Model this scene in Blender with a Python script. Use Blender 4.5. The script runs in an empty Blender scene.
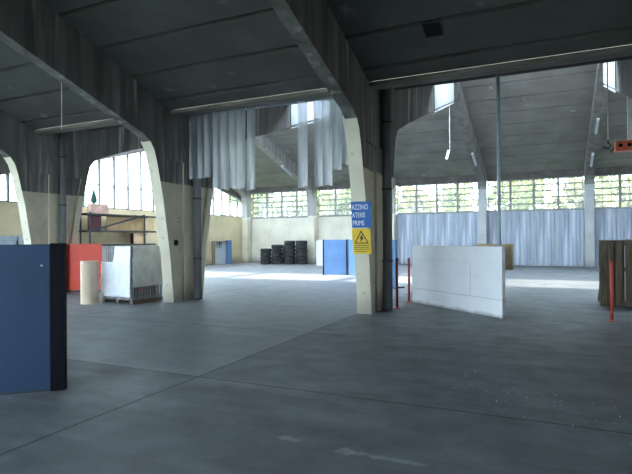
import bpy, bmesh, math, random
from mathutils import Vector, Matrix
rnd = random.Random(7)
sc = bpy.context.scene
col = sc.collection
PI = math.pi
S, D = 5.3808, 19.56            # bay length (along X), span of the hall (along Y)
XL, XR = -3 * S, 2 * S + .3     # end walls

# ------------------------------------------------------------------ materials
def new_mat(name):
    m = bpy.data.materials.new(name); m.use_nodes = True
    nt = m.node_tree; nt.nodes.clear()
    return m, nt
def node(nt, t, **kw):
    n = nt.nodes.new(t)
    for k, v in kw.items():
        if k in n.inputs: n.inputs[k].default_value = v
        else: setattr(n, k, v)
    return n
def rgba(c): return (c[0], c[1], c[2], 1)
def mixc(nt, fac, a, b, blend='MIX'):
    n = nt.nodes.new('ShaderNodeMix'); n.data_type = 'RGBA'; n.blend_type = blend
    for s, v in ((n.inputs[0], fac), (n.inputs[6], a), (n.inputs[7], b)):
        if hasattr(v, 'is_output'): nt.links.new(v, s)
        elif isinstance(v, (int, float)): s.default_value = v
        else: s.default_value = rgba(v)
    return n.outputs[2]
def math_(nt, op, a, b=0., clamp=False):
    n = nt.nodes.new('ShaderNodeMath'); n.operation = op; n.use_clamp = clamp
    for s, v in ((n.inputs[0], a), (n.inputs[1], b)):
        if hasattr(v, 'is_output'): nt.links.new(v, s)
        else: s.default_value = v
    return n.outputs[0]
def ramp(nt, v, lo, hi):
    n = nt.nodes.new('ShaderNodeMapRange'); n.clamp = True
    nt.links.new(v, n.inputs[0]); n.inputs[1].default_value = lo; n.inputs[2].default_value = hi
    return n.outputs[0]
def coords(nt): return nt.nodes.new('ShaderNodeTexCoord').outputs['Object']
def noise(nt, co, scale, detail=4, stretch=(1, 1, 1), rough=.55):
    mp = nt.nodes.new('ShaderNodeMapping'); mp.inputs['Scale'].default_value = stretch
    nt.links.new(co, mp.inputs[0])
    n = node(nt, 'ShaderNodeTexNoise', Scale=scale, Detail=detail, Roughness=rough)
    nt.links.new(mp.outputs[0], n.inputs['Vector'])
    return n.outputs[0]
def sep(nt, co):
    n = nt.nodes.new('ShaderNodeSeparateXYZ'); nt.links.new(co, n.inputs[0]); return n.outputs
def finish(nt, colr, rough=.7, metal=0., bump=None, bstr=.2, bdist=.02, spec=.5):
    b = node(nt, 'ShaderNodeBsdfPrincipled'); o = node(nt, 'ShaderNodeOutputMaterial')
    for s, v in ((b.inputs['Base Color'], colr), (b.inputs['Roughness'], rough), (b.inputs['Metallic'], metal)):
        if hasattr(v, 'is_output'): nt.links.new(v, s)
        elif isinstance(v, (int, float)): s.default_value = v
        else: s.default_value = rgba(v)
    b.inputs['Specular IOR Level'].default_value = spec
    if bump is not None:
        bn = node(nt, 'ShaderNodeBump', Strength=bstr, Distance=bdist)
        nt.links.new(bump, bn.inputs['Height']); nt.links.new(bn.outputs[0], b.inputs['Normal'])
    nt.links.new(b.outputs[0], o.inputs[0])
    return b
def plain(name, c, rough=.6, metal=0., var=.25, scale=6., stretch=(1, 1, 1), bump=0., spec=.5):
    m, nt = new_mat(name); co = coords(nt)
    n = noise(nt, co, scale, 5, stretch)
    cc = mixc(nt, ramp(nt, n, .3, .7), tuple(x * (1 - var) for x in c), tuple(min(1, x * (1 + var * .6)) for x in c))
    finish(nt, cc, rough, metal, n if bump else None, bump, spec=spec)
    return m
def painted_concrete(name, upper, lower, zline, streak=.45, front=0., blot=2.1):
    m, nt = new_mat(name); tc = nt.nodes.new('ShaderNodeTexCoord'); co = tc.outputs['Object']; x, y, z = sep(nt, co)
    if front:                                            # the paint runs higher up on the narrow nave-side face
        ny = sep(nt, tc.outputs['Normal'])[1]
        z = math_(nt, 'SUBTRACT', z, math_(nt, 'MULTIPLY', ramp(nt, ny, -.55, -.62), front))
    big = noise(nt, co, 1.1, 5); fine = noise(nt, co, 14, 4)
    st = noise(nt, co, 3.2, 4, (1, 1, .10))
    up = mixc(nt, ramp(nt, st, .35, .7), tuple(v * (1 - streak) for v in upper), tuple(v * 1.25 for v in upper))
    up = mixc(nt, ramp(nt, noise(nt, co, 4, 4, (1, 1, .07)), .56, .70), up, tuple(v * blot for v in upper))
    lo = mixc(nt, ramp(nt, big, .35, .75), lower, tuple(v * .78 for v in lower))
    lo = mixc(nt, ramp(nt, noise(nt, co, 7, 5), .66, .72), lo, (.23, .22, .2))
    edge = math_(nt, 'ADD', z, math_(nt, 'MULTIPLY', math_(nt, 'SUBTRACT', fine, .5), .03))
    f = ramp(nt, edge, zline - .015, zline + .015)
    c = mixc(nt, f, lo, up)
    dirt = ramp(nt, math_(nt, 'ADD', sep(nt, co)[2], math_(nt, 'MULTIPLY', big, -.5)), .25, -.2)
    c = mixc(nt, math_(nt, 'MULTIPLY', dirt, .55), c, (.12, .115, .11))
    finish(nt, c, .85, 0, fine, .25)
    return m
M = {}
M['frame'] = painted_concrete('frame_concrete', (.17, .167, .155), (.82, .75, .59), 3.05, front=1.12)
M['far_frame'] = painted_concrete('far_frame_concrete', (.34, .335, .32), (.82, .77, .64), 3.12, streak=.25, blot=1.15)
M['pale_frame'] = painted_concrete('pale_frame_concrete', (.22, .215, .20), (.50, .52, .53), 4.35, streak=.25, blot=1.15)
M['wall'] = painted_concrete('cream_wall', (.2, .195, .18), (.84, .79, .66), 3.4)
M['end_wall'] = painted_concrete('yellowed_wall', (.2, .195, .18), (.82, .70, .45), 3.4)
M['gable'] = plain('gable_concrete', (.16, .15, .14), .9, var=.35, scale=2)
M['beam'] = plain('edge_beam_concrete', (.20, .19, .165), .85, var=.45, scale=3, stretch=(.4, 1, 1))
def roof_mat(name, c):
    m, nt = new_mat(name); co = coords(nt)
    a = noise(nt, co, .8, 6); b = noise(nt, co, 9, 4)
    cc = mixc(nt, ramp(nt, a, .3, .75), tuple(v * .72 for v in c), tuple(v * 1.2 for v in c))
    cc = mixc(nt, ramp(nt, noise(nt, co, 1.7, 6), .66, .74), cc, tuple(min(1, v * 1.9) for v in c))
    cc = mixc(nt, math_(nt, 'MULTIPLY', b, .3), cc, tuple(v * .6 for v in c))
    finish(nt, cc, .9, 0, b, .15)
    return m
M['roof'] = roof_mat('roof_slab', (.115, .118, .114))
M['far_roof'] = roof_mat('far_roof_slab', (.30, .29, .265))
M['gap'] = plain('joint_gap', (.025, .025, .025), .95)
def floor_mat():
    m, nt = new_mat('concrete_floor'); co = coords(nt); x, y, z = sep(nt, co)
    a = noise(nt, co, .35, 6, rough=.6); b = noise(nt, co, 2.2, 6, rough=.65); g = noise(nt, co, 45, 3)
    sm = noise(nt, co, 1.3, 5, (.35, 1.6, 1))
    base = mixc(nt, ramp(nt, a, .3, .72), (.122, .140, .158), (.205, .230, .255))
    base = mixc(nt, ramp(nt, b, .35, .8), base, (.10, .105, .11))
    base = mixc(nt, math_(nt, 'MULTIPLY', ramp(nt, sm, .52, .70), .5), base, (.27, .285, .30))
    base = mixc(nt, math_(nt, 'MULTIPLY', ramp(nt, noise(nt, co, .9, 6, (.5, 2.2, 1), .7), .52, .68), .55), base, (.055, .058, .062))
    base = mixc(nt, math_(nt, 'MULTIPLY', g, .35), base, (.12, .125, .13))
    # the slab beyond the crossing joints is paler concrete
    wob = math_(nt, 'MULTIPLY', math_(nt, 'SUBTRACT', b, .5), .05)
    xx = math_(nt, 'ADD', x, wob); yy = math_(nt, 'ADD', y, wob)
    pale = math_(nt, 'MULTIPLY', ramp(nt, xx, -.17, -.19), ramp(nt, yy, -6.46, -6.44))
    base = mixc(nt, math_(nt, 'MULTIPLY', pale, .42), base, (.32, .345, .37))
    # joints
    def lines(v, off, per, w):
        t = math_(nt, 'PINGPONG', math_(nt, 'SUBTRACT', v, off), per / 2)
        return ramp(nt, t, w, w * .35)
    j = math_(nt, 'MAXIMUM', lines(xx, -.18, S, .022), lines(yy, -6.45, 2.95, .020))
    base = mixc(nt, math_(nt, 'MULTIPLY', j, .85), base, (.03, .03, .032))
    # spilled white paint
    for (px, py, rx, ry) in ((1.66, -7.66, .10, .05), (2.16, -7.70, .10, .06), (2.5, -7.70, .34, .04)):
        dx = math_(nt, 'MULTIPLY', math_(nt, 'SUBTRACT', x, px), 1 / rx)
        dy = math_(nt, 'MULTIPLY', math_(nt, 'SUBTRACT', y, py), 1 / ry)
        r2 = math_(nt, 'ADD', math_(nt, 'MULTIPLY', dx, dx), math_(nt, 'MULTIPLY', dy, dy))
        r2 = math_(nt, 'ADD', r2, math_(nt, 'MULTIPLY', math_(nt, 'SUBTRACT', noise(nt, co, 11, 4), .5), 3.5))
        base = mixc(nt, math_(nt, 'MULTIPLY', ramp(nt, r2, 1.1, .3), .35), base, (.5, .52, .53))
    rg = math_(nt, 'ADD', math_(nt, 'MULTIPLY', b, .35), .36)
    finish(nt, base, rg, 0, math_(nt, 'ADD', b, math_(nt, 'MULTIPLY', g, .25)), .12, .01, spec=.36)
    return m
M['floor'] = floor_mat()
def panel_mat(name, c, rough=.5, spec=.5): return plain(name, c, rough, var=.12, scale=2.5, spec=spec)
M['blue'] = panel_mat('blue_paint', (.022, .055, .12), .55)
M['light_blue'] = panel_mat('light_blue_paint', (.14, .28, .54), .5)
M['mid_blue'] = panel_mat('mid_blue_paint', (.10, .19, .34), .5)
M['black_edge'] = plain('black_edge', (.006, .006, .011), .7, spec=.15)
M['orange'] = plain('orange_sheet', (.87, .055, .016), .45, var=.12, scale=3)
M['red_post'] = plain('red_post_paint', (.55, .075, .05), .45, var=.2)
M['orange_paint'] = plain('hoist_orange', (.75, .14, .07), .4, var=.15)
M['roll'] = plain('beige_card', (.70, .55, .40), .75, var=.1, scale=3)
M['foil_white'] = plain('white_foil', (.84, .86, .92), .4, var=.08, scale=3, bump=.3)
M['foil_silver'] = plain('silver_foil', (.80, .82, .84), .36, .2, var=.2, scale=3, bump=.4)
M['slat_grey'] = plain('grey_slat_wood', (.33, .31, .33), .8, var=.35, scale=5, stretch=(4, 4, .4))
M['dark_inside'] = plain('dark_goods', (.05, .045, .05), .8, var=.5, scale=4)
M['pallet'] = plain('weathered_wood', (.20, .155, .115), .85, var=.45, scale=5, stretch=(5, 5, .4), bump=.3)
M['ply'] = plain('plywood', (.72, .52, .31), .6, var=.2, scale=4, stretch=(1, 1, 5))
M['tan'] = plain('tan_board', (.45, .31, .16), .65, var=.2, scale=3)
M['steel'] = plain('painted_steel', (.50, .60, .66), .45, .1, var=.15)
M['galv'] = plain('galvanised_steel', (.55, .60, .68), .35, .75, var=.15)
M['rail'] = plain('rail_paint', (.75, .84, 1.0), .35, 0, var=.1)
M['dark_steel'] = plain('dark_steel', (.06, .065, .07), .55, .3, var=.3)
M['pipe'] = plain('drainpipe_grey', (.19, .20, .205), .65, 0., var=.35, scale=4, stretch=(1, 1, .3))
M['rubber'] = plain('black_rubber', (.022, .026, .028), .7, var=.4, scale=8)
M['white'] = plain('white_paint', (.75, .77, .8), .5, var=.08)
M['casing'] = plain('roof_lit_tone', (.38, .40, .43), .6, var=.15, scale=2)  # paler than the frame, carries the roof light's brightness on the arm ends
M['pale_grey'] = plain('pale_grey_plastic', (.55, .58, .6), .5, var=.1)
M['cream_box'] = plain('pinkish_card', (.62, .40, .33), .7, var=.3, scale=3)
M['maroon'] = plain('maroon_box', (.10, .028, .035), .6, var=.3)
M['green'] = plain('dark_green_cloth', (.02, .11, .085), .7, var=.3)
M['mullion'] = plain('window_steel', (.27, .28, .27), .6, .1, var=.2)
M['end_mullion'] = plain('end_window_steel', (.16, .165, .17), .6, .1, var=.2)
M['sign_blue'] = plain('sign_blue', (.012, .12, .42), .4, var=.1)
M['sign_yellow'] = plain('sign_yellow', (.85, .57, .02), .45, var=.08)
M['sign_white'] = plain('sign_white', (.85, .88, .9), .5, var=.05)
M['sign_black'] = plain('sign_black', (.015, .015, .015), .5, var=.1)
M['bark'] = plain('bark', (.09, .07, .05), .9, var=.4)
M['grass'] = plain('outside_grass', (.08, .12, .04), .95, var=.4, scale=.8)
def white_slab():
    m, nt = new_mat('white_slab'); co = coords(nt); x, y, z = sep(nt, co)
    a = noise(nt, co, 2.5, 5); b = noise(nt, co, 5, 5)
    c = mixc(nt, ramp(nt, a, .35, .75), (.90, .91, .93), (.82, .84, .88))
    def line(v, at, w): return ramp(nt, math_(nt, 'ABSOLUTE', math_(nt, 'SUBTRACT', v, at)), w, w * .4)
    wob = math_(nt, 'MULTIPLY', math_(nt, 'SUBTRACT', a, .5), .03)
    zz = math_(nt, 'ADD', z, wob)
    l = math_(nt, 'MAXIMUM', line(zz, .36, .012), math_(nt, 'MULTIPLY', line(x, 2.1, .012), math_(nt, 'MULTIPLY', ramp(nt, z, .36, .37), ramp(nt, z, 1.02, 1.0))))
    c = mixc(nt, math_(nt, 'MULTIPLY', l, .5), c, (.35, .36, .38))
    l2 = math_(nt, 'MAXIMUM', line(zz, .80, .008), line(zz, 1.08, .008))
    c = mixc(nt, math_(nt, 'MULTIPLY', l2, .16), c, (.4, .4, .42))
    c = mixc(nt, math_(nt, 'MULTIPLY', ramp(nt, b, .66, .74), .3), c, (.45, .46, .48))
    d = ramp(nt, math_(nt, 'ADD', z, math_(nt, 'MULTIPLY', b, -.12)), .02, -.06)
    c = mixc(nt, math_(nt, 'MULTIPLY', d, .7), c, (.18, .17, .16))
    finish(nt, c, .5); return m
M['white_slab'] = white_slab()
def sheet_mat():
    m, nt = new_mat('blue_grey_sheet'); co = coords(nt)
    a = noise(nt, co, 2.6, 4, (1, 1, .10)); b = noise(nt, co, .8, 4)
    c = mixc(nt, ramp(nt, a, .35, .68), (.25, .295, .365), (.45, .51, .60))
    c = mixc(nt, ramp(nt, noise(nt, co, 4.5, 3, (1, 1, .05)), .60, .70), c, (.62, .67, .74))
    c = mixc(nt, math_(nt, 'MULTIPLY', ramp(nt, b, .55, .75), .5), c, (.60, .66, .74))
    finish(nt, c, .45); return m
M['sheet'] = sheet_mat()
def glass_mat(name, dirt=.06):
    m, nt = new_mat(name)
    t = node(nt, 'ShaderNodeBsdfTransparent'); t.inputs[0].default_value = (.96, .98, .97, 1)
    g = node(nt, 'ShaderNodeBsdfGlossy', Roughness=.08); d = node(nt, 'ShaderNodeBsdfTranslucent')
    d.inputs[0].default_value = (.9, .92, .9, 1)
    m1 = node(nt, 'ShaderNodeMixShader'); m1.inputs[0].default_value = .05
    nt.links.new(t.outputs[0], m1.inputs[1]); nt.links.new(g.outputs[0], m1.inputs[2])
    m2 = node(nt, 'ShaderNodeMixShader'); m2.inputs[0].default_value = dirt
    nt.links.new(m1.outputs[0], m2.inputs[1]); nt.links.new(d.outputs[0], m2.inputs[2])
    o = node(nt, 'ShaderNodeOutputMaterial'); nt.links.new(m2.outputs[0], o.inputs[0])
    return m
M['glass'] = glass_mat('window_glass')
def strip_mat(name, tr, tint, gl=.08):
    m, nt = new_mat(name); co = coords(nt)
    t = node(nt, 'ShaderNodeBsdfTransparent'); t.inputs[0].default_value = rgba(tint)
    d = node(nt, 'ShaderNodeBsdfTranslucent'); d.inputs[0].default_value = (.80, .84, .86, 1)
    df = node(nt, 'ShaderNodeBsdfDiffuse'); df.inputs[0].default_value = (.62, .66, .70, 1)
    g = node(nt, 'ShaderNodeBsdfGlossy', Roughness=.28)
    a = node(nt, 'ShaderNodeMixShader'); a.inputs[0].default_value = .5
    nt.links.new(d.outputs[0], a.inputs[1]); nt.links.new(df.outputs[0], a.inputs[2])
    f = math_(nt, 'ADD', math_(nt, 'MULTIPLY', ramp(nt, noise(nt, co, 3, 4, (2, 2, .3)), .3, .7), .2), tr - .1)
    b = node(nt, 'ShaderNodeMixShader'); nt.links.new(f, b.inputs[0])
    nt.links.new(a.outputs[0], b.inputs[1]); nt.links.new(t.outputs[0], b.inputs[2])
    c = node(nt, 'ShaderNodeMixShader'); c.inputs[0].default_value = gl
    nt.links.new(b.outputs[0], c.inputs[1]); nt.links.new(g.outputs[0], c.inputs[2])
    o = node(nt, 'ShaderNodeOutputMaterial'); nt.links.new(c.outputs[0], o.inputs[0])
    return m
M['strip_clear'] = strip_mat('clear_strip', .66, (.72, .80, .86))
M['strip_milky'] = strip_mat('milky_strip', .48, (.85, .88, .9))
def leaf_mat(name, c):
    m, nt = new_mat(name); co = coords(nt)
    n = noise(nt, co, 1.2, 3)
    cc = mixc(nt, ramp(nt, n, .3, .7), tuple(v * .6 for v in c), tuple(v * 1.4 for v in c))
    d = node(nt, 'ShaderNodeBsdfDiffuse'); t = node(nt, 'ShaderNodeBsdfTranslucent')
    nt.links.new(cc, d.inputs[0]); nt.links.new(cc, t.inputs[0])
    a = node(nt, 'ShaderNodeMixShader'); a.inputs[0].default_value = .5
    nt.links.new(d.outputs[0], a.inputs[1]); nt.links.new(t.outputs[0], a.inputs[2])
    o = node(nt, 'ShaderNodeOutputMaterial'); nt.links.new(a.outputs[0], o.inputs[0])
    return m
M['leaf1'] = leaf_mat('leaf_green', (.25, .27, .10))
M['leaf2'] = leaf_mat('leaf_olive', (.33, .31, .13))
def tube_mat():
    return plain('frosted_tube', (.72, .78, .82), .35, var=.05)
M['tube'] = tube_mat()

# ------------------------------------------------------------------ mesh helpers
class MB:
    def __init__(s): s.bm = bmesh.new()
    def box(s, x0, x1, y0, y1, z0, z1, mat=None):
        vs = [s.bm.verts.new(Vector(p)) for p in ((x0,y0,z0),(x1,y0,z0),(x1,y1,z0),(x0,y1,z0),(x0,y0,z1),(x1,y0,z1),(x1,y1,z1),(x0,y1,z1))]
        if mat is not None:
            for v in vs: v.co = mat @ v.co
        for f in ((3,2,1,0),(4,5,6,7),(0,1,5,4),(1,2,6,5),(2,3,7,6),(3,0,4,7)): s.bm.faces.new([vs[i] for i in f])
        return s
    def prism(s, pts, a, b, axis='x'):
        """polygon pts extruded from a to b; axis x: pts=(y,z), axis y: pts=(x,z), axis z: pts=(x,y)"""
        def P(p, t): return {'x': (t, p[0], p[1]), 'y': (p[0], t, p[1]), 'z': (p[0], p[1], t)}[axis]
        lo = [s.bm.verts.new(P(p, a)) for p in pts]; hi = [s.bm.verts.new(P(p, b)) for p in pts]
        n = len(pts)
        s.bm.faces.new(lo[::-1]); s.bm.faces.new(hi)
        for i in range(n):
            j = (i + 1) % n; s.bm.faces.new((lo[i], lo[j], hi[j], hi[i]))
        return s
    def bar(s, p, q, w, h=None):
        """square bar from p to q"""
        h = h or w; p, q = Vector(p), Vector(q); d = (q - p); L = d.length
        m = Matrix.Translation(p) @ d.to_track_quat('Z', 'Y').to_matrix().to_4x4()
        return s.box(-w/2, w/2, -h/2, h/2, 0, L, m)
    def tube(s, pts, r, n=12, cap=True):
        rings = []; pts = [Vector(p) for p in pts]
        for i, p in enumerate(pts):
            d = (pts[min(i+1, len(pts)-1)] - pts[max(i-1, 0)]).normalized()
            q = d.to_track_quat('Z', 'Y')
            rr = r[i] if isinstance(r, (list, tuple)) else r
            rings.append([s.bm.verts.new(p + q @ Vector((rr*math.cos(2*PI*k/n), rr*math.sin(2*PI*k/n), 0))) for k in range(n)])
        for a, b in zip(rings, rings[1:]):
            for k in range(n): s.bm.faces.new((a[k], a[(k+1)%n], b[(k+1)%n], b[k]))
        if cap: s.bm.faces.new(rings[0][::-1]); s.bm.faces.new(rings[-1])
        return s
    def lathe(s, prof, n=24, cx=0, cy=0, closed=False):
        rings = []
        for r, z in prof:
            rings.append([s.bm.verts.new((cx + r*math.cos(2*PI*k/n), cy + r*math.sin(2*PI*k/n), z)) for k in range(n)])
        prs = list(zip(rings, rings[1:]))
        if closed: prs.append((rings[-1], rings[0]))
        for a, b in prs:
            for k in range(n): s.bm.faces.new((a[k], a[(k+1)%n], b[(k+1)%n], b[k]))
        if not closed: s.bm.faces.new(rings[0][::-1]); s.bm.faces.new(rings[-1])
        return s
    def build(s, name, mat, parent=None, smooth=False, loc=None, rz=0, bevel=0):
        bmesh.ops.recalc_face_normals(s.bm, faces=s.bm.faces)
        me = bpy.data.meshes.new(name); s.bm.to_mesh(me); s.bm.free()
        me.materials.append(mat)
        if smooth:
            for p in me.polygons: p.use_smooth = True
        o = bpy.data.objects.new(name, me); col.objects.link(o)
        if parent is not None: o.parent = parent
        if loc is not None: o.location = loc
        o.rotation_euler.z = rz
        if bevel:
            b = o.modifiers.new('bevel', 'BEVEL'); b.width = bevel; b.segments = 2; b.limit_method = 'ANGLE'
        return o
def tag(o, label, cat=None, group=None, kind=None):
    o['label'] = label
    if cat: o['category'] = cat
    if group: o['group'] = group
    if kind: o['kind'] = kind
    return o
def empty(name, loc, label, cat, rz=0, group=None, kind=None):
    o = bpy.data.objects.new(name, None); col.objects.link(o)
    o.location = loc; o.rotation_euler.z = rz; o.empty_display_size = .2
    return tag(o, label, cat, group, kind)
def copy_tree(o, parent=None):
    c = o.copy(); col.objects.link(c)
    if parent is not None: c.parent = parent
    for ch in list(o.children): copy_tree(ch, c)
    return c
def struct(mb, name, mat, label, cat, **kw):
    return tag(mb.build(name, mat, **kw), label, cat, kind='structure')
ORD = ['first', 'second', 'third', 'fourth', 'fifth', 'sixth', 'seventh', 'eighth']

# ------------------------------------------------------------------ floor, outside ground
struct(MB().box(XL - .3, XR + .3, -20.2, D + .3, -.3, 0), 'floor', M['floor'], 'grey stained concrete hall floor with crossing slab joints', 'floor')
struct(MB().box(-70, 60, -60, 80, -.6, -.32), 'ground', M['grass'], 'grassy ground outside the hall', 'ground')

# ------------------------------------------------------------------ concrete frames (profile in Y,Z)
def rN(y): return 4.5 + .35 * abs(y)             # underside of the near roof
def rF(y): return 5.0 + .355 * y                 # roof over the far arm
def rD(y): return 5.25 + .29 * (D - y)           # far roof
def tilt(pts): return [(y, z) for y, z in pts]
leftO = [(-1.04, 0), (-1.17, 1.2), (-1.40, 2.6), (-1.61, 3.5), (-1.71, 3.80), (-1.84, 3.98), (-2.08, 4.13)]
rightO = [(.14, 0), (.30, 1.2), (.52, 2.4), (.68, 3.16), (.80, 3.7), (.90, 4.05), (1.12, 4.30), (2.27, 4.72)]
armL = [(-10.0, 6.80), (-10.0, rN(10)), (-1.1, rN(1.1)), (-1.1, 5.24)]
armR = [(.9, 5.24), (.9, rF(.9)), (9.1, rF(9.1)), (9.1, 6.93)]
profile = leftO + armL + armR + rightO[::-1]
def cut(o, z):  # y on an outline at height z
    for (y0, z0), (y1, z1) in zip(o, o[1:]):
        if z0 <= z <= z1: return y0 + (y1 - y0) * (z - z0) / (z1 - z0)
ZH = 3.62
head = [(cut(leftO, ZH), ZH)] + [p for p in leftO if p[1] > ZH] + armL + armR + [p for p in rightO[::-1] if p[1] > ZH] + [(cut(rightO, ZH), ZH)]
stripL = [p for p in leftO if p[1] < ZH] + [(cut(leftO, ZH), ZH)]
stripL = stripL + [(y + .30, z) for y, z in stripL[::-1]]
stripR = [p for p in rightO if p[1] < ZH] + [(cut(rightO, ZH), ZH)]
stripR = stripR + [(y - .22, z) for y, z in stripR[::-1]]
mid = [(-.62, 0), (-.35, 0), (-.35, ZH), (-.62, ZH)]
T, TW = .155, .10
headc = [(cut(leftO, ZH), ZH), (-1.71, 3.80), (-1.84, 3.98), (-1.70, 4.5), (-1.1, 4.86), (-1.1, 5.24), (.9, 5.24), (1.12, 4.9), (1.12, 4.30), (.90, 4.05), (.80, 3.7), (cut(rightO, ZH), ZH)]
def frame_mb():
    m = MB().prism(profile, -TW, TW)
    for sgn in (-1, 1):
        a, b = (TW, T) if sgn > 0 else (-T, -TW)
        for poly in (head if sgn > 0 else headc, stripL, stripR, mid): m.prism(poly, a, b)
    return m
fx = [XL + .24, -2 * S, -S, 0, S, 2 * S]
nearx = [XL + .24, -2 * S + .33, -S + .08, -.03, S, 2 * S]      # the near row stands a little off the far row
fl = ['against the glazed end wall', 'third back along the row, beside the grey drainpipe', 'second in the row, at the left end of the strip curtain',
      'with the blue and yellow signs', 'at the right, beyond the red crane hoist', 'last at the right end']
first = None
for x, t in list(zip(nearx, fl))[1:]:
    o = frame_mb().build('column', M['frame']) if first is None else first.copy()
    if first is None: first = o
    else: col.objects.link(o)
    o.location = (x, 0, 0)
    cs = MB()  # added plates, with the brightness under the roof light put into their colour
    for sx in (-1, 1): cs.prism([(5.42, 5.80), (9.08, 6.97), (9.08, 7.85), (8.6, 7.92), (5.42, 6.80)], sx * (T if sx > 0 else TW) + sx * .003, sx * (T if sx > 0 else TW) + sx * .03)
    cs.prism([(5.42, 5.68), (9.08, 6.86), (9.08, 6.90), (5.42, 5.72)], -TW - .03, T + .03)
    cs.build('lit_arm_casing', M['casing'], o)['label'] = 'added casing coloured pale for the roof light on the arm end'
    tag(o, 'Y-shaped concrete column ' + t, 'column', 'row of Y-shaped concrete columns', 'structure')
farP = [(18.95, 0), (18.9, 4.2), (18.8, 4.55), (18.55, 4.80), (9.1, 7.82), (9.1, rD(9.1)), (19.5, rD(19.5)), (19.5, 0)]
fm = None
for i, (x, t) in enumerate(zip(fx, ['in the far left corner by the windows', 'right of the tyre stacks', 'behind the signed column',
        'left of the hanging steel pole', 'above the slatted pallet', 'last at the right end'])):
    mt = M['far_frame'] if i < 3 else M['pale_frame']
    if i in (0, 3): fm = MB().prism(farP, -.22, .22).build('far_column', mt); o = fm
    else: o = fm.copy(); col.objects.link(o)
    o.location = (x, 0, 0)
    tag(o, 'far wall concrete column and sloping roof beam ' + t, 'column', 'columns along the far wall', 'structure')
backP = [(-19.9, 0), (-19.3, 0), (-19.25, 3.6), (-18.6, 4.4), (-10.0, 6.80), (-10.0, 8.0), (-19.9, 4.53)]
bm0 = None
for x, t in zip(fx, ['first', 'second', 'third', 'fourth', 'fifth', 'sixth']):
    if bm0 is None: o = bm0 = MB().prism(backP, -.22, .22).build('rear_column', M['frame'])
    else: o = bm0.copy(); col.objects.link(o)
    o.location = (x, 0, 0)
    tag(o, t + ' concrete column of the wall behind the viewer, from the end windows', 'column', 'rear wall columns', 'structure')

bays = list(zip(fx, fx[1:])); nbays = list(zip(nearx, nearx[1:]))
bl = ['in the end bay', 'above the wrapped crate', 'above the strip curtains', 'above the white slab', 'above the right end bay']
# ------------------------------------------------------------------ roof slabs
def roof_side(ys, zf, name, mat, label, up=.16, gap=.025, st=0., x0=None):
    x0 = XL - .2 if x0 is None else x0
    """planks between successive ys, resting on zf(y), with open shadow joints under a backing sheet"""
    m = MB()
    for i, (a, b) in enumerate(zip(ys, ys[1:])):
        a2, b2 = a + gap, b - gap
        m.prism([(a2, zf(a2) - st), (b2, zf(b2)), (b2, zf(b2) + up), (a2, zf(a2) + up)], x0, XR + .2)
    a, b = ys[0], ys[-1]; nf = len(m.bm.faces)
    m.prism([(a, zf(a) + up - .05), (b, zf(b) + up - .05), (b, zf(b) + up + .05), (a, zf(a) + up + .05)], x0, XR + .2)
    m.bm.faces.ensure_lookup_table()
    for f in m.bm.faces[nf:]: f.material_index = 1       # the sheet seen in the open joints
    o = struct(m, name, mat, label, 'ceiling'); o.data.materials.append(M['gap']); return o
def steps(a, b, n): return [a + (b - a) * i / n for i in range(n + 1)]
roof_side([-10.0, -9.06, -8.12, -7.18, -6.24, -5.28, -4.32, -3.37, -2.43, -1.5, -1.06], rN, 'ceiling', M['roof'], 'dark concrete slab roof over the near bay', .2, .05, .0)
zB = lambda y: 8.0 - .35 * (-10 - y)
roof_side(steps(-19.95, -18.9, 1), zB, 'ceiling', M['roof'], 'dark slab roof behind the viewer, below the opening added for light')
roof_side([-18.9, -17.8, -16.7, -15.6], zB, 'ceiling', M['roof'], 'dark slab roof behind the viewer, right of the opening added for light', x0=0)  # the opening beside it is added in the unseen roof to light the foreground
roof_side(steps(-15.6, -10.0, 6), zB, 'ceiling', M['roof'], 'dark slab roof just behind the viewer, above the opening added for light')
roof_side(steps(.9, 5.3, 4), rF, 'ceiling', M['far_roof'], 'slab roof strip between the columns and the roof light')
for (a, b), t in zip(nbays, bl):
    struct(MB().box(a + T, b - T, 5.16, 5.34, 6.55, rF(5.16) + .5), 'roof_light_baffle', M['gable'], 'unseen baffle beam added along the roof light ' + t, 'beam')  # hidden beam added to keep sky light off the inner part of the arms
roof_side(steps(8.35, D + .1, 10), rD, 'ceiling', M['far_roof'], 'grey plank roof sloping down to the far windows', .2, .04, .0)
# gutter trough and edge beams, one per bay
for (a, b), t in zip(nbays, bl):
    a2, b2 = a + T, b - T
    m = MB().prism([(-1.10, 4.80), (-.75, 4.80), (-.75, 5.0), (-.98, 5.0), (-.98, 4.93), (-1.10, 4.88)], a2, b2)
    struct(m, 'edge_beam', M['beam'], 'concrete edge beam under the near roof ' + t, 'beam')
    m = MB().prism([(-1.0, 5.10), (-.68, 5.10), (-.60, 5.24), (.92, 5.24), (.92, 5.42), (-1.0, 5.36)], a2, b2)
    struct(m, 'gutter_beam', M['gap'], 'dark valley gutter slab ' + t, 'beam')

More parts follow.
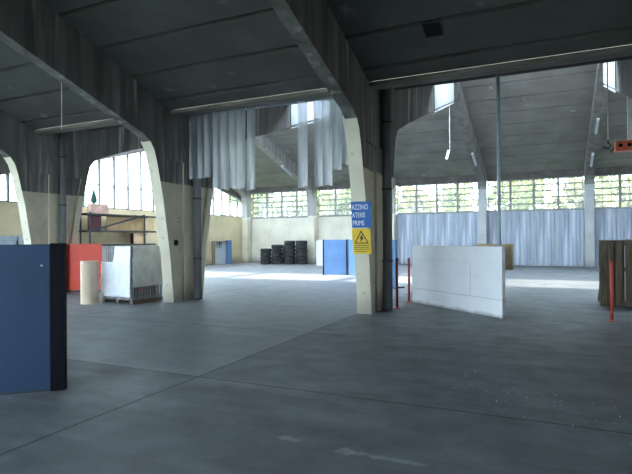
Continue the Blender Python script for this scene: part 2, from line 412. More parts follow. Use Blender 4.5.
# ------------------------------------------------------------------ far wall
ZS, ZW = 3.12, 4.88
struct(MB().box(XL - .3, XR + .3, D, D + .3, 0, ZS), 'wall_back', M['wall'], 'cream painted far wall under the windows', 'wall')
struct(MB().box(XL - .3, XR + .3, D, D + .3, ZW, 5.6), 'wall_back_lintel', M['gable'], 'concrete lintel strip over the far windows', 'wall')
struct(MB().box(XL, XR, D - .03, D + .0, ZS - .07, ZS), 'trim_1', M['mullion'], 'dark sill strip under the far windows', 'trim')
wn = 0
wproto = {}
baynames = ['corner bay above the tyres', 'bay left of the signed column', 'bay right of the signed column', 'bay right of the hanging pole', 'bay at the right end']
for bi, (a, b) in enumerate(bays):
    x0, x1 = a + (.24 if bi else .25), b - .24
    w = (x1 - x0) / 4
    for k in range(4):
        wn += 1
        key = round(w, 3)
        if key not in wproto:
            fr = MB(); ww, hh = w, ZW - ZS
            for s_ in (0, ww): fr.box(max(0, s_ - .06), min(ww, s_ + .06), -.06, .06, 0, hh)
            fr.box(.06, ww - .06, -.05, .05, 0, .05); fr.box(.06, ww - .06, -.05, .05, hh - .06, hh)
            f = fr.build('window', M['mullion'])
            g = MB()
            for r in range(1, 5): g.box(.06, ww - .06, -.022, .022, hh * r / 5 - .036, hh * r / 5 + .036)
            for c in range(1, 3): g.box(ww * c / 3 - .014, ww * c / 3 + .014, -.018, .018, .05, hh - .06)
            g.build('glazing_bars', M['mullion'], f)
            MB().box(.06, ww - .06, .028, .034, .05, hh - .06).build('glass_pane', M['glass'], f)
            wproto[key] = f; o = f
        else: o = copy_tree(wproto[key])
        o.name = 'window_%d' % wn
        o.location = (x0 + k * w, D + .12, ZS)
        tag(o, '%s small-paned steel window from the left in the far wall %s' % (ORD[k], baynames[bi]), 'window', 'far wall windows', 'structure')

# blue-grey corrugated sheets over the wall of the three right-hand bays
def corrugated(w, h):
    bm = bmesh.new(); n = int(w / .045); prev = None
    for i in range(n + 1):
        x = w * i / n; y = -.035 + .022 * math.cos(2 * PI * x / .18)
        cur = (bm.verts.new((x, y, 0)), bm.verts.new((x, y, h)), bm.verts.new((x, y + .008, 0)), bm.verts.new((x, y + .008, h)))
        if prev:
            bm.faces.new((prev[0], cur[0], cur[1], prev[1])); bm.faces.new((prev[3], cur[3], cur[2], prev[2]))
        prev = cur
    m = MB(); m.bm.free(); m.bm = bm; return m
for bi in (2, 3, 4):
    a, b = bays[bi]; x0, x1 = a + .23, b - .23; n = 4
    for k in range(n):
        w = (x1 - x0) / n
        o = corrugated(w - .015, 3.02).build('corrugated_sheet', M['sheet'], smooth=True, loc=(x0 + k * w, D - .02, .04))
        tag(o, '%s blue-grey corrugated sheet from the left, %s' % (ORD[k], baynames[bi]), 'wall sheet', 'corrugated sheets under the far windows')

# ------------------------------------------------------------------ glazed end wall (left), right wall, wall behind the viewer
top = [(0.0, 3.75), (2.8, 4.5), (5.76, 5.22), (9.9, 6.42), (D, 4.25)]
def topz(y):
    for (a, za), (b, zb) in zip(top, top[1:]):
        if a <= y <= b: return za + (zb - za) * (y - a) / (b - a)
struct(MB().box(XL - .3, XL, 0, D, 0, 3.16).box(XL - .3, XL, -19.9, 0, 0, .9), 'wall_left', M['end_wall'], 'cream painted end wall under the tall glazing', 'wall')
struct(MB().prism(top + [(D + .3, 5.6), (9.2, 9.0), (0, 5.6)], XL - .3, XL), 'wall_left_gable', M['gable'], 'concrete gable over the far half of the end glazing', 'wall')
ntop = [(-19.9, 4.0), (-10, 6.7), (0, 4.0)]
struct(MB().prism(ntop + [(0, 5.6), (-10, 8.6), (-19.9, 5.6)], XL - .3, XL), 'wall_left_gable', M['gable'], 'concrete gable over the near half of the end glazing', 'wall')
def end_glazing(y0, y1, zt, nm, label, off, zs=3.16):
    fr = MB(); ys = []
    y = y0 + off
    while y < y1: ys.append(y); y += .915
    for y in ys: fr.box(-.06, .06, y - .042, y + .042, zs, zt(y))
    fr.box(-.06, .06, y0, y1, zs, zs + .06)
    f = struct(fr, nm, M['end_mullion'], label, 'window', loc=(XL - .12, 0, 0))
    g = MB(); pts = [(y0, zs + .06)] + [(y1, zs + .06)]
    n = 20; tp = [(y1 + (y0 - y1) * i / n, zt(y1 + (y0 - y1) * i / n)) for i in range(n + 1)]
    g.prism(pts + tp, -.004, .004); g.build('glass_pane', M['glass'], f)
    hb = MB().box(-.03, .03, y0, y1, 4.28, 4.32); hb.build('glazing_rail', M['end_mullion'], f)
end_glazing(.02, D - .05, topz, 'window_21', 'tall white-lit end glazing with thin vertical bars behind the crate', .25)
end_glazing(-19.8, -.02, lambda y: 4.0 + 2.7 * (1 - abs(y + 10) / 10), 'window_22', 'unseen near half of the end glazing, sill lowered for more light', .3, .9)  # out of view, low sill added to brighten the left floor and the slab
struct(MB().box(XR, XR + .3, -19.9, D, 0, 9.2), 'wall_right', M['wall'], 'plain wall closing the right end', 'wall')
ZB = .6  # openings of the unseen rear wall, invented and sized to light the foreground
m = MB().box(XL - .3, XR + .3, -20.2, -19.9, 0, ZB); m.box(XL - .3, XR + .3, -20.2, -19.9, 4.45, 5.6); m.box(0, XR + .3, -20.2, -19.9, ZB, 4.45)
for x in fx[:4]: m.box(x - .3, x + .3, -20.2, -19.9, ZB, 4.45)
struct(m, 'wall_front', M['wall'], 'unseen wall behind the viewer, its wide windows added for light', 'wall')
for i, (a, b) in enumerate(bays[:3]):
    f = MB()
    for k in range(5):
        x = a + .3 + (b - a - .6) * k / 4; f.box(x - .04, x + .04, -.05, .05, ZB, 4.45)
    f.box(a + .3, b - .3, -.05, .05, 2.6, 2.66)
    o = struct(f, 'window_%d' % (23 + i), M['mullion'], '%s wide window from the left end, added behind the viewer for its light' % ORD[i], 'window', loc=(0, -20.05, 0))
    MB().box(a + .3, b - .3, -.004, .004, ZB, 4.45).build('glass_pane', M['glass'], o)

# ------------------------------------------------------------------ drainpipes
def pipe(x, y, r, mat, label, z1=5.22):
    t = empty('drainpipe', (x, y, 0), label, 'pipe', group='column drainpipes')
    MB().tube([(0, 0, .02), (0, 0, z1)], r, 14).build('pipe', mat, t, smooth=True)
    for z in (1.1, 2.7, 4.2):
        MB().lathe([(r, z - .02), (r + .012, z - .02), (r + .012, z + .02), (r, z + .02)], 14, closed=True).build('pipe_clamp', M['dark_steel'], t)
pipe(nearx[1] + T + .092, -.22, .088, M['pipe'], 'dark grey drainpipe on the third column, above the orange panel')
pipe(nearx[2] + T + .112, -.22, .108, M['pipe'], 'dark grey drainpipe down the second column, beside the strip curtain')
pipe(nearx[3] + T + .112, -.22, .108, M['pipe'], 'dark drainpipe on the column with the two signs')

# ------------------------------------------------------------------ strip curtains
t = empty('curtain_rail', (0, 0, 0), 'bright galvanised curtain rail spanning between the second column and the signed column', 'rail')
MB().box(nearx[2] + T, nearx[3] - T, -.36, -.335, 4.87, 4.935).build('rail', M['rail'], t)
MB().box(nearx[2] + T, nearx[3] - T, -.37, -.335, 4.935, 4.95).build('rail_plate', M['rail'], t)
for x in (-5.0, -4.0, -2.95, -1.9, -.8):
    MB().bar((x, -.3, 4.95), (x, -.3, 5.24), .03).build('hanger', M['galv'], t)
def strip(x, w, z0, z1, k, bow):
    bm = bmesh.new(); prev = None
    for i in range(9):
        u = i / 8 - .5; px = x + u * w * .97; row = []
        for j in range(7):
            v = j / 6; z = z1 + (z0 - z1) * v
            yy = bow * (math.cos(u * PI) - .5) * (.7 + .3 * v) + .004 * math.sin(4 * v + k * 2) + (.014 if k % 2 else -.014)
            row.append(bm.verts.new((px + .02 * v * math.sin(k * 1.7), yy, z + (.015 * math.sin(5 * u + k) if j == 6 else 0))))
        if prev:
            for j in range(6): bm.faces.new((prev[j], row[j], row[j + 1], prev[j + 1]))
        prev = row
    m = MB(); m.bm.free(); m.bm = bm; return m
def curtain(label, strips):
    t = empty('strip_curtain', ((strips[0][0] + strips[-1][0]) / 2, -.415, 4.95), label, 'curtain', group='plastic strip curtains')
    for k, (x, w, z0, kind) in enumerate(strips):
        o = strip(x - t.location.x, w, z0 - 4.95, -.02, k, .035 + .02 * rnd.random()).build('strip', M[kind], t, smooth=True)
curtain('wide translucent strip curtain hanging beside the second column', [(-4.98 + .25 * k, .27, (3.22 if k < 3 else 2.88 + .03 * (k % 2)), 'strip_clear' if k < 3 else 'strip_milky') for k in range(7)] + [(-3.2, .26, 2.84, 'strip_milky')])
curtain('narrow translucent strip curtain hanging left of the signed column', [(-1.76, .27, 2.83, 'strip_milky'), (-1.36, .26, 2.83, 'strip_milky'), (-1.12, .26, 2.84, 'strip_milky'), (-.88, .26, 3.2, 'strip_clear'), (-.64, .26, 3.3, 'strip_clear')])

# ------------------------------------------------------------------ signs on the column
def text_mb(body, size, align='LEFT'):
    c = bpy.data.curves.new('lettering', 'FONT'); c.body = body; c.size = size; c.align_x = align; c.extrude = .002
    o = bpy.data.objects.new('lettering', c); col.objects.link(o)
    dg = bpy.context.evaluated_depsgraph_get(); dg.update()
    me = bpy.data.meshes.new_from_object(o.evaluated_get(dg))
    bpy.data.objects.remove(o); return me
def lettering(parent, rows, mat, rot):
    for body, size, loc, al, sx in rows:
        me = text_mb(body, size, al)
        b2 = bmesh.new(); b2.from_mesh(me)
        b2.transform(RT @ Matrix.Translation(loc) @ rot @ Matrix.Diagonal((sx, 1, 1, 1)))
        m = MB(); m.bm.free(); m.bm = b2
        m.build('lettering', mat, parent)
RT = Matrix.Rotation(.142, 4, 'X')
RX = Matrix.Rotation(PI / 2, 4, 'X')
RXL = Matrix.Rotation(-PI / 2, 4, 'Z') @ RX
# the column face leans slightly: y of the face at height z
def face(z): return cut(leftO, z)
t = empty('warehouse_sign', (0, face(1.83) - .02, 1.83), 'blue warehouse sign with white lettering on the near face of the column', 'sign')
MB().box(-.19, .24, -.006, .0, 0, .54, Matrix.Rotation(.142, 4, 'X')).build('sign_plate', M['sign_blue'], t)
MB().box(-.198, -.19, -.006, .20, 0, .54, Matrix.Rotation(.142, 4, 'X')).build('side_plate', M['sign_blue'], t)
lettering(t, [('AZZINO', .15, (-.18, -.008, .375), 'LEFT', .62), ('ATERIE', .15, (-.18, -.008, .21), 'LEFT', .62), ('PRIME', .15, (-.18, -.008, .045), 'LEFT', .66)], M['sign_white'], RX)
lettering(t, [('MAG', .15, (-.201, .19, .375), 'LEFT', .55), ('M', .15, (-.201, .10, .21), 'LEFT', .62)], M['sign_white'], RXL)
t = empty('warning_sign', (0, face(1.28) - .02, 1.28), 'yellow warning sign with black triangle below the blue sign', 'sign')
RT2 = Matrix.Rotation(.135, 4, 'X')
MB().box(-.215, .19, -.006, 0, 0, .53, RT2).build('sign_plate', M['sign_yellow'], t)
tri = MB()
A_, B_, C_ = (-.17, .22), (.15, .22), (-.01, .50)
def inset(p, f): cx, cz = (A_[0] + B_[0] + C_[0]) / 3, (A_[1] + B_[1] + C_[1]) / 3; return (cx + (p[0] - cx) * f, cz + (p[1] - cz) * f)
P3 = (A_, B_, C_)
for i in range(3):
    p, q = P3[i], P3[(i + 1) % 3]
    tri.prism([p, q, inset(q, .78), inset(p, .78)], -.009, -.0062, 'y')
tri.prism([(.02, .42), (-.06, .33), (-.02, .33), (-.04, .25), (.05, .345), (.01, .345)], -.009, -.0062, 'y')
o = tri.build('warning_triangle', M['sign_black'], t)
for v in o.data.vertices: v.co = RT2 @ v.co
tx = MB()
for z, a, b in ((.175, -.18, .16), (.135, -.18, .15), (.095, -.18, .16), (.05, -.15, .10)): tx.box(a, b, -.008, -.0062, z, z + .013)
o = tx.build('small_print', M['sign_black'], t)
for v in o.data.vertices: v.co = RT2 @ v.co

# ------------------------------------------------------------------ blue partitions
def oriented(a, b): return math.atan2(b[1] - a[1], b[0] - a[0]), math.hypot(b[0] - a[0], b[1] - a[1])
A0, B0 = (-3.04, -9.07), (-1.16, -7.45)
rz, L = oriented(A0, B0)
t = empty('partition_panel', (A0[0], A0[1], 0), 'large dark blue partition panel with black end post in front at the left', 'partition', rz)
MB().box(0, L - .14, 0, .10, .02, 1.565).build('panel', M['blue'], t, bevel=.006)
MB().box(L - .14, L, -.005, .12, 0, 1.575).build('end_post', M['black_edge'], t, bevel=.004)
MB().box(.0, L - .14, .01, .09, 0, .02).build('base_strip', M['dark_steel'], t)
MB().box(L * .55, L * .55 + .06, .10, .55, 0, .05).build('foot', M['dark_steel'], t)
MB().lathe([(.0, .0), (.012, .0), (.012, .01), (.0, .012)], 10).build('screw', M['galv'], t, loc=(L - .22, -.001, 1.34)).rotation_euler = (PI / 2, 0, 0)
def partition(a, b, label, mat, posts=2):
    rz, L = oriented(a, b)
    t = empty('partition_panel', (a[0], a[1], 0), label, 'partition', rz, 'light blue partitions')
    MB().box(0.05, L - (.05 if posts > 1 else 0), 0, .06, .02, 1.56).build('panel', mat, t, bevel=.005)
    for x in (0, L - .05)[:posts]: MB().box(x, x + .05, -.01, .07, 0, 1.57).build('post', M['black_edge'], t)
    for x in (.1, L - .18): MB().box(x, x + .06, .06, .45, 0, .04).build('foot', M['dark_steel'], t)
partition((-5.62, 9.30), (-4.62, 9.72), 'light blue partition panel standing left of the signed column', M['light_blue'])
partition((-4.58, 9.66), (-3.60, 9.05), 'blue partition panel half hidden behind the signed column', M['light_blue'])
partition((-2.2, 5.35), (-.90, 4.40), 'blue partition panel right behind the signed column, by the red posts', M['light_blue'], 1)

# booth by the end wall
t = empty('open_booth', (-16.02, 15.3, 0), 'small open booth with blue side standing against the end wall', 'booth')
MB().box(.0, .22, .0, .05, 0, 1.52).build('side_board', M['pallet'], t)
MB().box(.0, .04, .05, 1.5, 0, 1.5).build('back_board', M['pale_grey'], t)
MB().box(.0, .46, 1.5, 1.56, 0, 1.56).build('side_board', M['mid_blue'], t)['label'] = 'light blue side board'
MB().box(.0, .2, .05, 1.5, 1.46, 1.5).build('top_board', M['pallet'], t)
for k, y in enumerate((.35, .55, .66, .8)):
    MB().tube([(.15, y, 1.46), (.15, y + .02, 1.3), (.15, y, 1.12 - .06 * (k % 2))], .03, 8).build('hook', M['dark_steel'], t)

# ------------------------------------------------------------------ orange panel, card roll, wrapped crate
a, b = (-10.22, -.08), (-9.25, .42); rz, L = oriented(a, b)
t = empty('orange_panel', (a[0], a[1], 0), 'bright orange panel standing behind the card roll and the crate', 'panel', rz)
MB().box(0, L, 0, .05, .03, 1.50).build('sheet', M['orange'], t, bevel=.005)
MB().box(-.01, L + .01, -.012, .062, 0, .05).build('bottom_rail', M['dark_steel'], t)
for x in (.08, L - .14): MB().box(x, x + .05, .062, .40, 0, .04).build('foot', M['dark_steel'], t)
o = MB().lathe([(.205, 0), (.215, .01), (.215, 1.07), (.21, 1.085), (.15, 1.085), (.15, .02)], 32, closed=True).build('card_roll', M['roll'], smooth=False, loc=(-7.10, -1.93, 0))
tag(o, 'upright beige card roll standing left of the foil-wrapped crate', 'roll')
cr = empty('wrapped_crate', (-5.91, -1.69, 0), 'slatted grey crate wrapped in silver foil beside the second column', 'crate', math.atan2(-.10, 1.13))
W_, D_, H_ = 1.14, 1.0, 1.46    # x from -W_ to 0, y from 0 to D_
def slats(n, w, fn):
    m = MB()
    for k in range(n):
        u = (k + .5) / n * w; fn(m, u)
    return m
slats(13, W_, lambda m, u: m.box(-W_ + u - .026, -W_ + u + .026, 0, .02, .10, H_)).build('front_slats', M['slat_grey'], cr)
slats(11, D_, lambda m, u: m.box(-.02, 0, u - .026, u + .026, .10, H_)).build('side_slats', M['slat_grey'], cr)
for z in (.10, .75, H_ - .09):
    m = MB().box(-W_, -.02, .02, .05, z, z + .08); m.box(-.05, -.02, .05, D_, z, z + .08); m.box(-W_, -.05, D_ - .03, D_, z, z + .08); m.box(-W_, -W_ + .03, .05, D_ - .03, z, z + .08)
    m.build('crate_rail', M['slat_grey'], cr)
MB().box(-W_ + .03, -.05, .05, D_ - .03, .10, .12).build('crate_floor', M['slat_grey'], cr)
m = MB()
for x in (-W_, -W_ / 2 - .05, -.10): m.box(x, x + .10, .02, D_, 0, .10)
m.build('pallet_base', M['pallet'], cr)
MB().box(-W_ + .1, -.1, .1, D_ - .1, .12, 1.30).build('load', M['dark_inside'], cr)
MB().box(-.09, -.055, .2, .5, .25, .5).build('load', M['orange'], cr)['label'] = 'orange goods inside'
def foil(nx, nz, P, seed):
    r = random.Random(seed); bm = bmesh.new(); g = []
    for i in range(nx + 1):
        g.append([bm.verts.new(P(i / nx, j / nz, r)) for j in range(nz + 1)])
    for i in range(nx):
        for j in range(nz): bm.faces.new((g[i][j], g[i+1][j], g[i+1][j+1], g[i][j+1]))
    m = MB(); m.bm.free(); m.bm = bm; return m
def front_foil(u, v, r):
    x = -W_ + .02 + u * (W_ - .03); zlo = .17 + (.07 if u < .1 else 0); zhi = 1.05 if u < .44 else (1.05 + min(1, (u - .44) / .06) * .40)
    z = zlo + v * (zhi - zlo); return (x, -.030 - .022 * r.random() - .012 * math.sin(7 * u + 5 * v), z)
def side_foil(u, v, r):
    y = .0 + u * (D_ - .03); zlo = .42; z = zlo + v * (H_ - zlo + .01)
    return (.030 + .030 * r.random() + .016 * math.sin(6 * u - 4 * v), y, z)
for fn, mt, sd, lb in ((front_foil, 'foil_white', 3, 'white foil sheet'), (side_foil, 'foil_silver', 5, 'crumpled silver foil sheet')):
    o = foil(26, 26, fn, sd).build('foil_sheet', M[mt], cr, smooth=True); o['label'] = lb
    sm = o.modifiers.new('thick', 'SOLIDIFY'); sm.thickness = .004

# small dark box on the column
o = MB().box(0, .05, -.05, .05, 0, .14).build('switch_box', M['black_edge'], loc=(nearx[2] + T, -.97, 1.46), bevel=.008)
tag(o, 'small black switch box on the second column', 'switch box')

# ------------------------------------------------------------------ storage rack at the end wall
rk = empty('storage_rack', (-15.3, 5.6, 0), 'dark steel storage rack holding boards beside the end wall glazing', 'rack')
RL = 3.9
for y in (-.32, 3.06):
    for x in (0, -.6): MB().bar((x, y, 0), (x, y, 2.9), .06).build('upright', M['dark_steel'], rk)
for z in (1.38, 2.03, 2.80):
    for x in (0, -.6): MB().box(x - .025, x + .025, -.45, RL, z - .035, z + .035).build('beam', M['dark_steel'], rk)
    MB().box(-.57, -.03, -.42, RL - .02, z + .035, z + .05).build('shelf', M['pallet'], rk)
MB().bar((.04, -.25, 2.06), (.04, 3.02, 2.86), .04, .085).build('brace', M['dark_steel'], rk)
def item(mb, name, mat, loc, label, cat, rz=0, **kw): return tag(mb.build(name, mat, loc=loc, rz=rz, **kw), label, cat)
item(MB().box(-.03, 0, 0, 2.35, 0, .66), 'tan_board', M['tan'], (-15.42, 6.35, 2.08), 'long tan board standing on the middle shelf of the rack', 'board')
item(MB().box(-.03, 0, 0, .62, 0, .66), 'wood_board', M['ply'], (-15.36, 8.78, 2.08), 'bright wooden board at the right end of the rack', 'board')
item(MB().box(-.03, 0, 0, .85, 0, .55), 'wood_board', M['ply'], (-15.40, 8.05, 1.43), 'light wooden board on the lowest rack shelf', 'board')
item(MB().box(-.05, 0, 0, .14, 0, .52), 'black_case', M['black_edge'], (-15.36, 7.82, 1.43), 'narrow black case on the lowest rack shelf', 'case')
item(MB().box(-.2, 0, 0, .62, 0, .66), 'maroon_box', M['maroon'], (-15.36, 5.36, 2.08), 'dark maroon box on the middle rack shelf', 'box', bevel=.015)
item(MB().box(-.3, 0, 0, .98, 0, .44), 'card_box', M['cream_box'], (-15.36, 5.42, 2.85), 'pinkish card box on top of the rack', 'box', bevel=.01)
pr = empty('folded_parasol', (-15.5, 5.68, 3.29), 'folded dark green parasol standing on the pinkish box', 'parasol')
MB().lathe([(.02, 0), (.13, .06), (.15, .18), (.11, .36), (.05, .58), (.02, .74)], 12).build('canopy', M['green'], pr, smooth=True)
MB().tube([(0, 0, .7), (0, 0, .82)], .012, 8).build('tip', M['dark_steel'], pr)
# things along the end wall at the far left
item(MB().box(0, .06, 0, 1.6, 0, 1.82), 'sheet_panel', M['steel'], (-16.10, .75, 0), 'blue-grey sheet leaning on the end wall behind the third column', 'panel')
w = empty('wall_cabinet', (-16.12, 2.42, 0), 'pale grey cabinet against the end wall left of the third column', 'cabinet')
MB().box(0, .35, 0, .56, 0, 1.84).build('body', M['pale_grey'], w, bevel=.01)
MB().box(.35, .37, .02, .54, .05, 1.80).build('door', M['white'], w)
MB().box(.37, .40, .44, .47, 1.5, 1.62).build('handle', M['dark_steel'], w)

# ------------------------------------------------------------------ tyres
ty = MB()
prof = [(.22, .03), (.26, .005), (.31, 0), (.345, .02), (.362, .05), (.368, .09), (.352, .105), (.352, .12), (.368, .135), (.368, .16), (.362, .20), (.345, .23), (.31, .25), (.26, .245), (.22, .22), (.235, .125)]
proto = ty.lathe(prof, 28, closed=True).build('tyre', M['rubber'], smooth=True)
stacks = [(-13.35, 17.35, 4, 'left-hand short stack'), (-12.62, 17.52, 5, 'second stack from the left'), (-11.80, 17.72, 6, 'tall third stack'), (-11.04, 17.92, 6, 'tall stack at the right end'),
          (-11.5, 18.75, 6, 'rear tall stack'), (-12.35, 18.47, 5, 'stack hidden behind the middle')]
lv = ['on the floor at the bottom of', 'second from the floor in', 'third from the floor in', 'fourth from the floor in', 'fifth from the floor in', 'sixth and topmost in']
fst = True
for sx, sy, n, nm in stacks:
    for k in range(n):
        o = proto if fst else proto.copy()
        if not fst: col.objects.link(o)
        fst = False
        o.location = (sx + rnd.uniform(-.006, .006) + .09, sy + rnd.uniform(-.006, .006), k * .25); o.rotation_euler.z = rnd.uniform(0, 6)
        tag(o, 'black tyre %s the %s' % (lv[k], nm), 'tyre', 'stacked black tyres by the far wall')
item(MB().box(0, .65, 0, .06, 0, 1.5), 'white_board', M['white'], (-9.22, 16.4, 0), 'white board standing at the foot of the far column by the blue partition', 'board', bevel=.005)

# ------------------------------------------------------------------ white slab, posts, plywood box, pole
A1, B1 = (.40, 1.33), (2.69, -.61); rz, L = oriented(A1, B1)
w = empty('white_slab', (A1[0], A1[1], 0), 'large white wall slab standing on the floor right of the signed column', 'panel', rz)
MB().box(0, L, 0, .09, .0, 1.42).build('slab', M['white_slab'], w, bevel=.006)
for x in (.5, L - .6):
    MB().box(x, x + .06, .09, .55, 0, .06).build('foot', M['pallet'], w)
    MB().bar((x + .03, .115, 1.0), (x + .03, .52, .06), .05).build('brace', M['pallet'], w)
def post(x, y, h, label):
    t = empty('barrier_post', (x, y, 0), label, 'post', group='thin red barrier posts')
    MB().lathe([(.085, 0), (.085, .012), (.03, .02)], 16).build('base', M['red_post'], t)
    MB().tube([(0, 0, .015), (0, 0, h)], .03, 14).build('pole', M['red_post'], t, smooth=True)
    MB().lathe([(.034, h - .02), (.036, h), (.02, h + .025), (.002, h + .032)], 14).build('cap', M['red_post'], t)
post(.35, .12, 1.13, 'thin red post close against the signed column')
post(.31, 1.36, 1.08, 'thin red post at the left end of the white slab')
post(4.61, -.14, 1.11, 'red post in front of the slatted wooden pallet')
t = empty('plywood_box', (2.04, .55, 0), 'pale plywood box on a trestle peeking out behind the white slab', 'box')
MB().box(0, .76, 0, .42, .89, 1.455).build('box', M['ply'], t, bevel=.006)
for x in (.08, .42):
    for y in (.05, .33): MB().box(x, x + .05, y, y + .05, 0, .89).build('leg', M['pallet'], t)
t = empty('hanging_pole', (2.59, 0, 0), 'tall thin blue-grey steel pole rising behind the white slab to the roof beam', 'pole')
MB().tube([(0, 0, .01), (0, 0, 5.24)], .036, 14).build('pole', M['steel'], t, smooth=True)
MB().box(-.08, .08, -.08, .08, 0, .015).build('base_plate', M['steel'], t)
MB().box(-.07, .07, -.07, .07, 5.22, 5.24).build('top_plate', M['steel'], t)

# ------------------------------------------------------------------ slatted pallet at the right
rzp = math.atan2(.07, .65)
p = empty('wooden_pallet', (4.60, 2.25, 0), 'weathered slatted wooden pallet standing on edge behind the red post', 'pallet', rzp)
PW, PH = 1.5, 1.50
for k, x in enumerate((0, .155, .31, .52, .70, .88, 1.06, 1.24, 1.40)):
    wd = (.135, .12, .14, .14, .15, .13, .15, .13, .10)[k]
    MB().box(x, x + wd, 0, .022, 0, PH).build('slat', M['pallet'], p)
for z in (.03, .80, PH - .10):
    MB().box(0, PW, .022, .12, z, z + .09).build('cross_rail', M['pallet'], p)
for k, x in enumerate((0, .12, .27, .43, .64, .82, 1.0, 1.18, 1.36)):
    MB().box(x, x + (.12 if k != 3 else .09), .12, .14, 0, PH).build('slat', M['pallet'], p)
MB().box(0, PW, 0, .14, PH, PH + .02).build('top_board', M['pallet'], p)
for x in (.1, 1.3): MB().bar((x, .15, 1.1), (x, .75, .03), .05).build('brace', M['pallet'], p)
item(MB().box(0, 1.2, 0, .06, 0, 1.56), 'white_board', M['white'], (5.20, 3.25, 0), 'white board standing behind the slatted pallet', 'board')

# ------------------------------------------------------------------ hanging things
def fix(name, p, q, label, on_beam=True):
    t = empty(name, (0, 0, 0), label, 'lamp', group='strip lamps on the far roof beams')
    p, q = Vector(p), Vector(q)
    MB().bar(p, q, .12, .06).build('housing', M['pale_grey'], t)
    d = (q - p).normalized(); n = Vector((0, -d.z, d.y)); n = n if n.z < 0 else -n
    MB().tube([p + d * .06 + n * .055, q - d * .06 + n * .055], .02, 10).build('tube', M['tube'], t)
    for u in (.04, -.04):
        c_ = (p if u > 0 else q) + d * u
        MB().bar(c_, c_ + n * .075, .05, .03).build('end_cap', M['white'], t)
def beam_low(y): return 7.82 + (4.80 - 7.82) * (y - 9.1) / (18.55 - 9.1)
def on_beam(x, y0, y1, label): fix('strip_lamp', (x, y0, beam_low(y0) - .035), (x, y1, beam_low(y1) - .035), label)
on_beam(S, 13.0, 14.2, 'upper strip lamp under the right roof beam above the hoist')
on_beam(S, 16.1, 17.4, 'lower strip lamp under the right roof beam above the window')
on_beam(0, 15.2, 16.5, 'strip lamp under the roof beam left of the hanging pole')
on_beam(-2 * S, 15.0, 16.2, 'strip lamp under the roof beam seen below the wide strip curtain')
t = empty('cord_pendant', (0, 8.95, 6.85), 'thin cord with a small white pull switch under the roof light', 'pendant')
MB().tube([(0, 0, .03), (0, 0, -1.85)], .012, 8).build('cord', M['pale_grey'], t)
MB().box(-.05, .05, -.04, .04, -.36, 0, Matrix.Translation((-.04, 0, -1.83)) @ Matrix.Rotation(.25, 4, 'Y')).build('switch', M['white'], t, bevel=.01)
item(MB().tube([(0, 0, 0), (.01, 0, -.8), (.0, 0, -1.56)], .012, 8), 'hanging_wire', M['pale_grey'], (-6.38, -3.3, rN(3.3)), 'thin wire hanging from the dark roof above the crate', 'wire')
# crane hoist under the right-hand far arm
hx, hy = 5.0, 3.0
h = empty('crane_hoist', (5.42, hy, 3.66), 'small red-orange crane hoist hanging from the right roof arm', 'hoist')
MB().box(-.43, .12, -.14, .14, 0, .24).build('body', M['orange_paint'], h, bevel=.02)
for x in (-.32, -.14): MB().lathe([(.045, 0), (.045, .012), (.0, .014)], 12).build('bolt', M['black_edge'], h, loc=(x, -.14, .13)).rotation_euler = (PI / 2, 0, 0)
MB().box(-.16, -.06, -.05, .05, .24, 1.32).build('hanger_rail', M['white'], h)
MB().box(-.12, .02, -.07, .07, 1.30, 1.36).build('hanger_plate', M['galv'], h)
MB().box(-.13, -.09, -.04, .04, 1.34, 2.42).build('hanger_strap', M['galv'], h)
MB().tube([(-.50, .12, .02), (-.47, .1, .08), (-.42, .1, .12)], .022, 8).build('cable_arm', M['dark_steel'], h)
k = empty('chain_hook', (4.85, hy, 4.92), 'thin hanging chain with a dark hook left of the crane hoist', 'hook')
MB().tube([(0, 0, -.98), (0, 0, 1.17)], .014, 8).build('chain', M['pale_grey'], k)
MB().tube([(0, 0, -.95), (.0, 0, -1.03), (.07, 0, -1.10), (.0, 0, -1.17), (-.10, 0, -1.12)], .022, 8).build('hook', M['dark_steel'], k)

# dark vent plate in the near roof
v = empty('roof_vent', (1.71, -2.26, rN(2.26)), 'small black square vent in the dark roof above the signed column', 'vent')
vm = Matrix.Rotation(-math.atan(.35), 4, 'X')
MB().box(-.15, .15, -.17, .17, -.012, .03, vm).build('vent_plate', M['black_edge'], v)
m = MB()
for a, b, c, d in ((-.17, .17, -.19, -.17), (-.17, .17, .17, .19), (-.17, -.15, -.17, .17), (.15, .17, -.17, .17)): m.box(a, b, c, d, -.02, .03, vm)
m.build('vent_frame', M['dark_steel'], v)

# debris on the floor
bm = MB()
for i in range(170):
    u = rnd.random(); x = 2.5 + 2.2 * rnd.random() + .3 * rnd.gauss(0, 1); y = -5.2 - .78 * (x - 2.6) + rnd.gauss(0, .28)
    if i > 110: x, y = rnd.uniform(-1.5, 5), rnd.uniform(-8, -2)
    s = rnd.uniform(.006, .014); c_ = Vector((x, y, s * .6))
    vs = [bm.bm.verts.new(c_ + Vector((rnd.uniform(-s, s), rnd.uniform(-s, s), rnd.uniform(-s * .6, s * .6)))) for _ in range(4)]
    for f in ((0, 1, 2), (0, 1, 3), (0, 2, 3), (1, 2, 3)): bm.bm.faces.new([vs[q] for q in f])
M['shard'] = plain('broken_glass', (.45, .56, .52), .3, var=.5, scale=20)
o = bm.build('debris', M['shard']); tag(o, 'scattered greenish glass shards and grit on the floor', 'debris', kind='stuff')

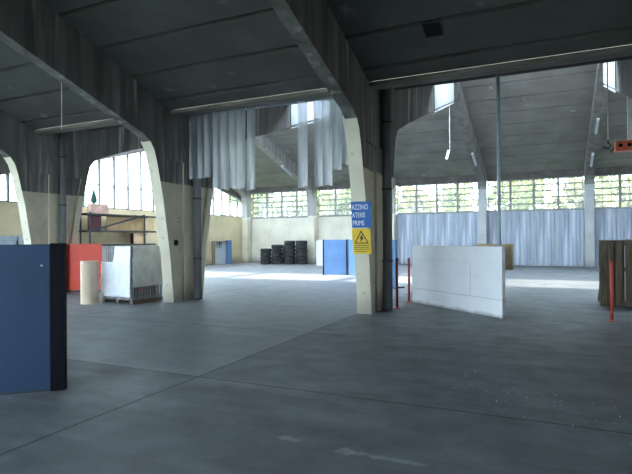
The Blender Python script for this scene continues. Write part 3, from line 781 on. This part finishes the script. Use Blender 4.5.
# ------------------------------------------------------------------ trees outside the far windows
def crown_mesh(seed, n, mat):
    r = random.Random(seed); bm = bmesh.new()
    cl = [(r.gauss(0, 1.3), r.gauss(0, .9), r.uniform(1.0, 6.0), r.uniform(.7, 1.3)) for _ in range(26)]
    for i in range(n):
        c = cl[i % len(cl)]
        d = Vector((r.gauss(0, 1), r.gauss(0, 1), r.gauss(0, 1))).normalized() * c[3] * r.random() ** .5
        p = Vector(c[:3]) + d; q = Vector((r.gauss(0, 1), r.gauss(0, 1), r.gauss(0, 1))).normalized(); a = q.orthogonal().normalized(); b = q.cross(a)
        s = r.uniform(.18, .36)
        bm.faces.new([bm.verts.new(p + a * s), bm.verts.new(p + b * s * .6), bm.verts.new(p - a * s), bm.verts.new(p - b * s * .6)])
    me = bpy.data.meshes.new('crown'); bm.to_mesh(me); bm.free(); me.materials.append(mat); return me
crowns = [crown_mesh(11, 1900, M['leaf1']), crown_mesh(12, 1600, M['leaf2']), crown_mesh(13, 1500, M['leaf1'])]
trunk = None
tx = [-19.8, -16.5, -13, -9.4, -6.2, -2.6, 1.2, 4.8, 8.6, 12]
for i, x in enumerate(tx):
    t = empty('tree', (x + rnd.uniform(-.4, .4), 26 + rnd.uniform(-1.2, 2.5), -.32), '%s leafy tree counted from the left outside the far windows' % (ORD + ['ninth', 'tenth', 'eleventh', 'twelfth', 'thirteenth'])[i], 'tree', rnd.uniform(0, 6), 'trees outside the far windows')
    c = bpy.data.objects.new('crown', crowns[i % 3]); col.objects.link(c); c.parent = t
    if trunk is None:
        trunk = MB().tube([(0, 0, 0), (.05, 0, 1.5), (0, .08, 3.2), (.1, 0, 5)], [.16, .13, .09, .03], 8).build('trunk', M['bark'], t, smooth=True)
    else:
        tr = trunk.copy(); col.objects.link(tr); tr.parent = t

# ------------------------------------------------------------------ light, camera
wd = bpy.data.worlds.new('sky'); sc.world = wd; wd.use_nodes = True
bg = wd.node_tree.nodes['Background']; bg.inputs[0].default_value = (.70, .85, 1.0, 1); bg.inputs[1].default_value = 3.6
sun = bpy.data.lights.new('sun', 'SUN'); sun.energy = 2.6; sun.angle = math.radians(2.5); sun.color = (1, .90, .74)
so = bpy.data.objects.new('sun', sun); col.objects.link(so)
so.rotation_euler = Vector((.22, .16, -1)).to_track_quat('-Z', 'Y').to_euler()

cam = bpy.data.cameras.new('camera'); co_ = bpy.data.objects.new('camera', cam); col.objects.link(co_)
cam.sensor_fit = 'HORIZONTAL'; cam.sensor_width = 36; cam.lens = 509.6 / 632 * 36; cam.clip_start = .05; cam.clip_end = 300
yaw, pitch, roll = -.4338, .0038, -.0075
f = Vector((math.sin(yaw) * math.cos(pitch), math.cos(yaw) * math.cos(pitch), math.sin(pitch)))
r0 = Vector((math.cos(yaw), -math.sin(yaw), 0)); u0 = r0.cross(f)
r1 = math.cos(roll) * r0 + math.sin(roll) * u0; u1 = -math.sin(roll) * r0 + math.cos(roll) * u0
mw = Matrix((r1, u1, -f)).transposed().to_4x4(); mw.translation = (3.5908, -11.2781, 1.6)
co_.matrix_world = mw
sc.camera = co_
vs = sc.view_settings
vs.view_transform = 'Standard'; vs.look = 'None'; vs.gamma = 1; vs.use_curve_mapping = False; vs.exposure = 2.0
cy = sc.cycles
cy.use_denoising = True; cy.max_bounces = 10; cy.diffuse_bounces = 6; cy.transparent_max_bounces = 16; cy.caustics_reflective = False; cy.caustics_refractive = False
cy.sample_clamp_indirect = 8
